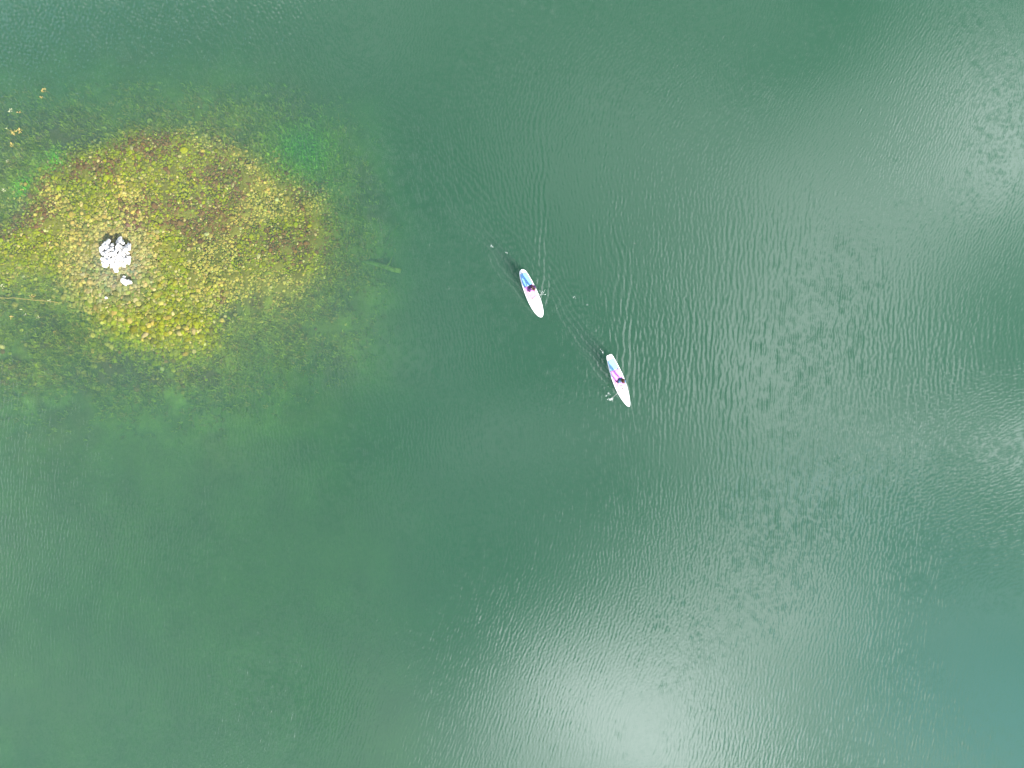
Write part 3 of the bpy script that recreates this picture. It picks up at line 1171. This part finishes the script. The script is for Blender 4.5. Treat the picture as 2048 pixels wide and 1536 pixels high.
def build_board(B, widths, label, tail_t, split_t, end_t, blue, bow_marks):
    bd = Board(B['L'], widths, "")
    e = empty("paddle_board", (B['c'][0], B['c'][1], 0.0), B['rz'])
    tag(e, label, "paddle board", "stand-up paddle boards on the lake")
    hull = Geo().add(bd.hull()).obj("hull", M_hull, e)
    pad_ = Geo().add(bd.pad(tail_t, split_t)).obj("tail_pad", blue, e)
    pad_["label"] = "sky-blue grip pad on the tail"
    cp = Geo().add(bd.pad(split_t + 0.006, end_t)).obj("standing_pad", M_pink, e)
    cp["label"] = "pink standing pad in the middle of the deck"
    fp = Geo().add(bd.pad(end_t + 0.006, min(0.80, end_t + 0.17))).obj("front_pad", M_pale, e)
    fp["label"] = "very pale pink front pad"
    y = lambda t_: (t_ - 0.5) * B['L']
    # dark strip of webbing between the two pads
    for s in (-1, 1):
        g = Geo()
        hw = bd.hw(split_t) * 0.80
        g.tube([(s * hw, y(split_t) + 0.0, bd.deck(split_t) - 0.005), (s * hw * 0.62, y(split_t), bd.deck(split_t) + 0.012)], 0.012, 6)
        g.obj("strap", M_black, pad_)
    # tail handle
    g = Geo()
    tt = tail_t - 0.005
    g.tube([(-0.10, y(tt), bd.deck(tt)), (-0.06, y(tt) - 0.01, bd.deck(tt) + 0.03), (0.06, y(tt) - 0.01, bd.deck(tt) + 0.03), (0.10, y(tt), bd.deck(tt))], 0.011, 6)
    g.obj("tail_handle", M_grey, hull)
    # centre carry handle lies flat across the deck
    g = Geo()
    ct = bow_marks[0]
    g.tube([(-0.12, y(ct[0]), bd.deck(ct[0]) + 0.012), (-0.04, y(ct[0]) + 0.01, bd.deck(ct[0]) + 0.03), (0.07, y(ct[0]), bd.deck(ct[0]) + 0.012)], 0.010, 6)
    g.obj("carry_handle", M_grey, e)
    # bungee cord over the front deck
    g = Geo()
    t0_, t1_ = bow_marks[1]
    zz0, zz1 = bd.deck(t0_) + 0.012, bd.deck(t1_) + 0.012
    h0, h1 = bd.hw(t0_) * 0.55, bd.hw(t1_) * 0.55
    path = [(-h0, y(t0_), zz0), (h1, y(t1_), zz1), (-h1, y(t1_), zz1), (h0, y(t0_), zz0), (-h0, y(t0_), zz0)]
    g.tube(path, 0.004, 5)
    g.obj("bungee_cord", M_pale, fp)
    # fin below the tail
    fv = [(0.006, y(0.12), -0.01), (0.006, y(0.06), -0.01), (0.004, y(0.035), -0.2), (0.004, y(0.06), -0.21)]
    fv2 = [(-a, b, c) for a, b, c in fv]
    Geo().add((fv + fv2, [(0, 1, 2, 3), (7, 6, 5, 4), (0, 4, 5, 1), (1, 5, 6, 2), (2, 6, 7, 3), (3, 7, 4, 0)])).obj("fin", M_black, hull)
    return bd, e


W1 = [(0, 0.16), (0.015, 0.30), (0.05, 0.44), (0.12, 0.56), (0.25, 0.68), (0.40, 0.76), (0.52, 0.79), (0.65, 0.78), (0.78, 0.70), (0.88, 0.56),
      (0.95, 0.38), (0.985, 0.22), (1, 0.10)]
W2 = [(0, 0.28), (0.012, 0.36), (0.05, 0.44), (0.12, 0.53), (0.25, 0.65), (0.40, 0.74), (0.52, 0.76), (0.65, 0.73), (0.78, 0.61), (0.88, 0.46),
      (0.95, 0.30), (0.985, 0.17), (1, 0.06)]
bd1, be1 = build_board(B1, W1, "round-nosed white paddle board with blue tail pad, nearer the shoal and farther up the picture", 0.075, 0.335, 0.60, M_blue,
                       [(0.585,), (0.74, 0.86)])
bd2, be2 = build_board(B2, W2, "square-tailed white paddle board with pointed nose, lower right of the two boards", 0.095, 0.285, 0.60, M_aqua,
                       [(0.60,), (0.74, 0.86)])

# ------------------------------------------------------------------ paddlers
M_skin = mat_plain("skin", (0.52, 0.33, 0.24), 0.55, 0.06, 20.0, 0, 0.35)
M_hair1 = mat_plain("dark_brown_hair", (0.061, 0.026, 0.021), 0.55, 0.4, 40.0, 0.3)
M_hair2 = mat_plain("chestnut_hair", (0.094, 0.033, 0.023), 0.55, 0.4, 40.0, 0.3)
M_purple = mat_plain("dark_purple_top", (0.076, 0.030, 0.116), 0.85, 0.15, 30.0, 0.3)
M_bluetop = mat_plain("blue_top", (0.068, 0.144, 0.236), 0.85, 0.15, 30.0, 0.3)
M_leg1 = mat_plain("plum_leggings", (0.086, 0.029, 0.115), 0.85, 0.15, 30.0, 0.3)
M_leg2 = mat_plain("magenta_leggings", (0.162, 0.040, 0.171), 0.85, 0.15, 30.0, 0.3)
M_eye = mat_plain("eye", (0.05, 0.035, 0.03), 0.2, 0.1, 10)
M_shaft = mat_plain("paddle_shaft", (0.55, 0.54, 0.52), 0.35, 0.1, 5.0, 0, 0.5)
M_blade = mat_plain("paddle_blade", (0.72, 0.72, 0.70), 0.4, 0.06, 5.0, 0, 0.5)


def ik(a, c, l1, l2, pole):
    a, c, pole = Vector(a), Vector(c), Vector(pole)
    d = c - a
    D = min(d.length, (l1 + l2) * 0.995)
    u = d.normalized()
    x = (l1 * l1 - l2 * l2 + D * D) / (2 * D)
    h = math.sqrt(max(0, l1 * l1 - x * x))
    n_ = pole - u * pole.dot(u)
    n_.normalize()
    return a + u * x + n_ * h


def skin_mesh(chains, sub=2):
    """chains: lists of (position, radius); joints at the same place are shared; first point is the root"""
    vs_, rs, es, key = [], [], [], {}

    def vid(p, r_):
        k = tuple(round(q, 4) for q in p)
        if k not in key:
            key[k] = len(vs_)
            vs_.append(tuple(p))
            rs.append(r_)
        return key[k]

    for ch in chains:
        ids = [vid(p, r_) for p, r_ in ch]
        es += [(a, b) for a, b in zip(ids, ids[1:]) if a != b]
    me = bpy.data.meshes.new("tmp")
    me.from_pydata(vs_, es, [])
    o = bpy.data.objects.new("tmp", me)
    COL.objects.link(o)
    sk = o.modifiers.new("s", 'SKIN')
    sk.use_smooth_shade = True
    for i, q in enumerate(me.skin_vertices[0].data):
        q.radius = (rs[i], rs[i]) if not hasattr(rs[i], "__len__") else rs[i]
        q.use_root = (i == 0)
    sb = o.modifiers.new("b", 'SUBSURF')
    sb.levels = sub
    sb.render_levels = sub
    dg = bpy.context.evaluated_depsgraph_get()
    ev = o.evaluated_get(dg)
    m2 = bpy.data.meshes.new_from_object(ev)
    vv = [v.co.copy() for v in m2.vertices]
    ff = [tuple(p.vertices) for p in m2.polygons]
    bpy.data.objects.remove(o)
    bpy.data.meshes.remove(m2)
    return vv, ff


def hand_geo(g, wrist, at, axis_, side):
    """palm and five fingers closed round a shaft through AT along AXIS_"""
    wrist, at, ax = Vector(wrist), Vector(at), Vector(axis_).normalized()
    back = (wrist - at)
    back = (back - ax * back.dot(ax)).normalized()
    tan_ = ax.cross(back).normalized()
    pc = at + back * 0.036
    g.tube([wrist, wrist.lerp(pc, 0.55), pc, pc + ax * 0.0 - back * 0.004], [0.024, 0.030, 0.036, 0.030], 8)
    for i, (o_, ln) in enumerate(((-0.030, 0.92), (-0.010, 1.05), (0.010, 1.0), (0.029, 0.82))):
        pts_, rad = [], []
        for k in range(6):
            a = (-0.15 + 3.5 * ln * k / 5) * side
            rr__ = 0.026
            pts_.append(at + ax * o_ + (back * math.cos(a) + tan_ * math.sin(a)) * rr__)
            rad.append(0.0095 - 0.0006 * k)
        g.tube(pts_, rad, 6)
    pts_, rad = [], []
    for k in range(5):
        a = -(0.2 + 1.9 * k / 4) * side
        pts_.append(at - ax * (0.040 + 0.006 * k) + (back * math.cos(a) + tan_ * math.sin(a)) * 0.027)
        rad.append(0.0115 - 0.0008 * k)
    g.tube(pts_, rad, 6)


def build_person(B, feet, pelvis, chest, head_c, look, grip, low, shaft_dir, top_side, mats, label, hair_len):
    """all positions in the board's frame: x right, y towards the bow, z up; right hand is side +1"""
    skin, hair_m, top_m, leg_m = mats
    e = empty("person", (B['c'][0], B['c'][1], 0.0), B['rz'])
    tag(e, label, "person", "paddlers standing on the boards")
    pelvis, chest, head_c = Vector(pelvis), Vector(chest), Vector(head_c)
    spine = (chest - pelvis).normalized()
    rgt = Vector(look).cross(Vector((0, 0, 1)))
    rgt.normalize()
    neck = chest + spine * 0.10
    sh = {s: chest + rgt * (0.165 * s) + spine * 0.02 for s in (-1, 1)}
    hip = {s: pelvis + Vector((0.095 * s, 0, -0.02)) for s in (-1, 1)}
    ank = {-1: Vector(feet[0]), 1: Vector(feet[1])}
    hand = {top_side: Vector(grip), -top_side: Vector(low)}
    ax = Vector(shaft_dir).normalized()
    chains = [[(pelvis, 0.115), (pelvis.lerp(chest, 0.45), 0.098), (chest, 0.115), (neck, 0.050), (head_c - (head_c - neck).normalized() * 0.02, 0.06)]]
    top_ch = [[(pelvis + spine * 0.05, 0.150), (pelvis.lerp(chest, 0.45), 0.142), (chest, 0.172), (chest + spine * 0.07, 0.098)]]
    leg_ch = [[(pelvis + spine * 0.10, 0.126), (pelvis, 0.136)]]
    arms = {}
    for s in (-1, 1):
        knee = ik(hip[s], ank[s], 0.41, 0.41, (0.15 * s, 1, 0))
        foot = ank[s] + Vector((0.04 * s, 0.17, -0.055))
        heel = ank[s] + Vector((0, -0.045, -0.05))
        chains.append([(pelvis, 0.115), (hip[s], 0.085), (knee, 0.056), (ank[s], 0.036), (foot, 0.026)])
        chains.append([(ank[s], 0.036), (heel, 0.028)])
        leg_ch.append([(pelvis, 0.136), (hip[s], 0.096), (knee, 0.066), (ank[s] + Vector((0, 0, 0.07)), 0.046)])
        h = hand[s]
        back = sh[s] - h
        back = (back - ax * back.dot(ax)).normalized()
        wr = h + back * 0.105
        elb = ik(sh[s], wr, 0.28, 0.25, rgt * s * 0.9 + Vector((0, -0.2, -0.7)))
        arms[s] = wr
        chains.append([(chest, 0.115), (sh[s], 0.058), (elb, 0.042), (wr, 0.027)])
        top_ch.append([(chest, 0.172), (sh[s], 0.082), (sh[s].lerp(elb, 0.55), 0.060)])
    g = Geo()
    g.add(skin_mesh(chains))
    # head with brow, nose, chin and ears, joined to the neck
    look = Vector(look).normalized()
    up = (rgt.cross(look)).normalized()
    R_ = Matrix((rgt, look, up)).transposed()
    g.ball(head_c, (0.074, 0.094, 0.112), 16, 12, R_)
    g.ball(head_c + look * 0.025 - up * 0.062, (0.052, 0.062, 0.052), 12, 8, R_)
    g.tube([head_c + look * 0.088 + up * 0.02, head_c + look * 0.112 - up * 0.022, head_c + look * 0.092 - up * 0.032], [0.009, 0.015, 0.010], 6)
    g.tube([head_c + look * 0.084 - up * 0.062 - rgt * 0.024, head_c + look * 0.092 - up * 0.062, head_c + look * 0.084 - up * 0.062 + rgt * 0.024], [0.005, 0.008, 0.005], 6)
    for s in (-1, 1):
        g.ball(head_c + rgt * 0.074 * s - up * 0.008, (0.012, 0.024, 0.034), 8, 6, R_)
        hand_geo(g, arms[s], hand[s], ax, s)
    body = g.obj("body", skin, e)
    for s in (-1, 1):
        q = Geo()
        q.ball(head_c + look * 0.086 + rgt * 0.031 * s + up * 0.005, (0.012, 0.008, 0.009), 8, 6, R_)
        q.obj("eye", M_eye, e)
    q = Geo()
    q.add(skin_mesh(top_ch))
    q.obj("top", top_m, e)
    q = Geo()
    q.add(skin_mesh(leg_ch))
    q.obj("leggings", leg_m, e)
    # hair: a cap over the crown and a ponytail or a long fall
    q = Geo()
    q.ball(head_c - look * 0.014 + up * 0.022, (0.087, 0.099, 0.108), 16, 12, R_)
    bk = head_c - look * 0.09
    if hair_len == 'tail':
        q.tube([bk + up * 0.05, bk - look * 0.08 + up * 0.06, bk - look * 0.15 + up * 0.0, bk - look * 0.17 - up * 0.12 + rgt * 0.03], [0.03, 0.042, 0.04, 0.012], 8)
    else:
        for k in (-1, 0, 1):
            q.tube([bk + rgt * 0.03 * k + look * 0.03, bk - look * 0.05 + rgt * 0.05 * k - up * 0.07, bk - look * 0.06 + rgt * 0.065 * k - up * 0.22], [0.055, 0.05, 0.015], 8)
    q.obj("hair", hair_m, e)
    return e


def build_paddle(B, grip, water_pt, blade_deep, label, face):
    e = empty("paddle", (B['c'][0], B['c'][1], 0.0), B['rz'])
    tag(e, label, "paddle", "paddles held by the paddlers")
    grip, wp = Vector(grip), Vector(water_pt)
    d = (wp - grip).normalized()
    tip = wp + d * blade_deep
    throat = tip - d * 0.46
    g = Geo()
    g.tube([grip, throat + d * 0.03], 0.0155, 8)
    g.obj("shaft", M_shaft, e)
    fa = Vector(face)
    fa = (fa - d * fa.dot(d)).normalized()
    nn = d.cross(fa).normalized()
    prof = [(0, 0.014), (0.08, 0.045), (0.2, 0.082), (0.32, 0.09), (0.42, 0.075), (0.46, 0.045)]
    vs_, fs_ = [], []
    for s_, hw in prof:
        p = throat + d * s_
        for a, b in ((1, 0), (0, 1), (-1, 0), (0, -1)):
            vs_.append(p + fa * (hw * a) + nn * (0.010 * b if s_ < 0.44 else 0.004 * b))
    for i in range(len(prof) - 1):
        for k in range(4):
            a, b = i * 4 + k, i * 4 + (k + 1) % 4
            fs_.append((a, b, b + 4, a + 4))
    fs_ += [(3, 2, 1, 0), tuple(20 + k for k in range(4))]
    Geo().add((vs_, fs_)).obj("blade", M_blade, e)
    g = Geo()
    g.tube([grip - fa * 0.055, grip, grip + fa * 0.055], [0.014, 0.018, 0.014], 8)
    g.obj("grip", M_black, e)
    return e


def local(B, px, py):
    x, y = W(px, py)
    dx, dy = x - B['c'][0], y - B['c'][1]
    return dx * B['r'][0] + dy * B['r'][1], dx * B['h'][0] + dy * B['h'][1]


FZ = 0.115 + 0.075     # ankle height above the water when standing on the pads
# paddler on the left-hand board, finishing a stroke on her left
fl1 = local(B1, 1064.3, 577.0)
fr1 = local(B1, 1055.5, 580.5)
wp1 = (*local(B1, 1083, 587), 0.0)
fy = (fl1[1] + fr1[1]) / 2
fx = (fl1[0] + fr1[0]) / 2
grip1 = Vector((fx + 0.20, fy + 0.74, 1.30))
sd1 = (Vector(wp1) - grip1).normalized()
low1 = grip1 + sd1 * 0.52
build_person(B1, [(fl1[0], fl1[1], FZ), (fr1[0], fr1[1], FZ)], (fx, fy - 0.04, 0.97), (fx - 0.05, fy + 0.14, 1.38), (fx - 0.10, fy + 0.26, 1.61),
             (-0.15, 0.95, -0.3), grip1 + sd1 * 0.03, low1, sd1, 1, (M_skin, M_hair1, M_purple, M_leg1),
             "paddler with dark brown ponytail in dark purple top, on the round-nosed board", 'tail')
build_paddle(B1, grip1, wp1, 0.42, "paddle of the paddler in purple, dipped in the water right of her board", (1, 0.2, 0))
# paddler on the right-hand board, reaching forward for a stroke on her right
fl2 = local(B2, 1240.0, 758.0)
fr2 = local(B2, 1231.5, 761.5)
fy = (fl2[1] + fr2[1]) / 2
fx = (fl2[0] + fr2[0]) / 2
wp2 = (*local(B2, 1224, 796), 0.0)
grip2 = Vector((fx + 0.12, fy + 0.52, 1.45))
sd2 = (Vector(wp2) - grip2).normalized()
low2 = grip2 + sd2 * 0.62
build_person(B2, [(fl2[0], fl2[1], FZ), (fr2[0], fr2[1], FZ)], (fx, fy - 0.04, 0.97), (fx + 0.0, fy + 0.08, 1.40), (fx - 0.02, fy + 0.16, 1.64),
             (0.25, 0.95, -0.25), grip2 + sd2 * 0.03, low2, sd2, -1, (M_skin, M_hair2, M_bluetop, M_leg2),
             "paddler with long chestnut hair in blue top, on the square-tailed board", 'long')
build_paddle(B2, grip2, wp2, 0.42, "paddle of the paddler in blue, dipped in the white splash left of her board", (1, -0.3, 0))

# ------------------------------------------------------------------ foam
M_foam = mat_plain("foam", (0.80, 0.84, 0.82), 0.5, 0.06, 30.0, 0.2, 0.5)


def foam(px, py, blobs, label, seed):
    """blobs: (dx px, dy px, radius px); each becomes a cluster of bubbles lying on the water"""
    rr_ = random.Random(seed)
    x0, y0 = W(px, py)
    g = Geo()
    for dx, dy, rad in blobs:
        for _ in range(max(2, int(rad * 4))):
            a, q = rr_.uniform(0, 6.283), rad * M * math.sqrt(rr_.random())
            s = rr_.uniform(0.006, 0.019)
            g.ball((dx * M + math.cos(a) * q, -dy * M + math.sin(a) * q, rr_.uniform(0.0, 0.03)), (s, s * rr_.uniform(0.7, 1.2), s * 0.7), 7, 5)
    o = g.obj("foam_patch", M_foam)
    o.location = (x0, y0, 0)
    tag(o, label, "foam", "foam left on the water by the paddles")
    return o


foam(1218, 793, [(-6, -1, 1.2), (-5, -2, 1.0), (-2, -6, 1.3), (0, -7, 1.0), (2, -4, 0.8), (-1, 5, 1.8), (2, 5, 1.8), (5, 4, 1.6), (7, 5, 1.7), (6, 8, 1.4),
                 (2, 8, 1.0), (-3, 6, 1.2), (4, 7, 1.2)], "white splash ring round the paddle blade left of the square-tailed board", 1)
foam(1085, 587, [(4, 2, 1.2), (6, 2, 0.8), (-3, -2, 0.7), (-4, 3, 1.0), (-2, 2, 0.8), (0, -4, 0.6), (4, -5, 0.6), (2, -1, 0.6), (5, -8, 0.5), (-5, -5, 0.8), (1, 1, 0.5)],
     "broken splash beside the right rail of the round-nosed board", 2)
foam(982, 491, [(0, 0, 1.1), (2, 2, 0.9), (-1, 2, 0.7), (4, 3, 0.5)], "white fleck of foam in the wake far behind the round-nosed board", 3)
foam(1012, 505, [(0, 0, 0.8), (2, 1, 0.5)], "faint fleck of foam in the shade behind the round-nosed board", 4)
foam(1203, 701, [(-2, -3, 0.7), (0, 0, 0.9), (2, 3, 1.2), (3, 5, 0.7)], "small curl of foam just behind the square tail", 5)
foam(1147, 595, [(0, 0, 0.9), (2, -2, 0.6), (4, 1, 0.5)], "fleck of foam between the two boards, upper one", 6)
foam(1173, 610, [(0, 0, 0.7), (2, 0, 0.5)], "tiny fleck of foam between the two boards, lower one", 7)
foam(1168, 763, [(-1, 0, 0.7), (3, -1, 0.6)], "faint fleck of foam left of the square-tailed board", 8)
foam(1268, 486, [(0, 0, 0.7), (1, 1, 0.4)], "lone fleck of foam on open water above the boards", 9)
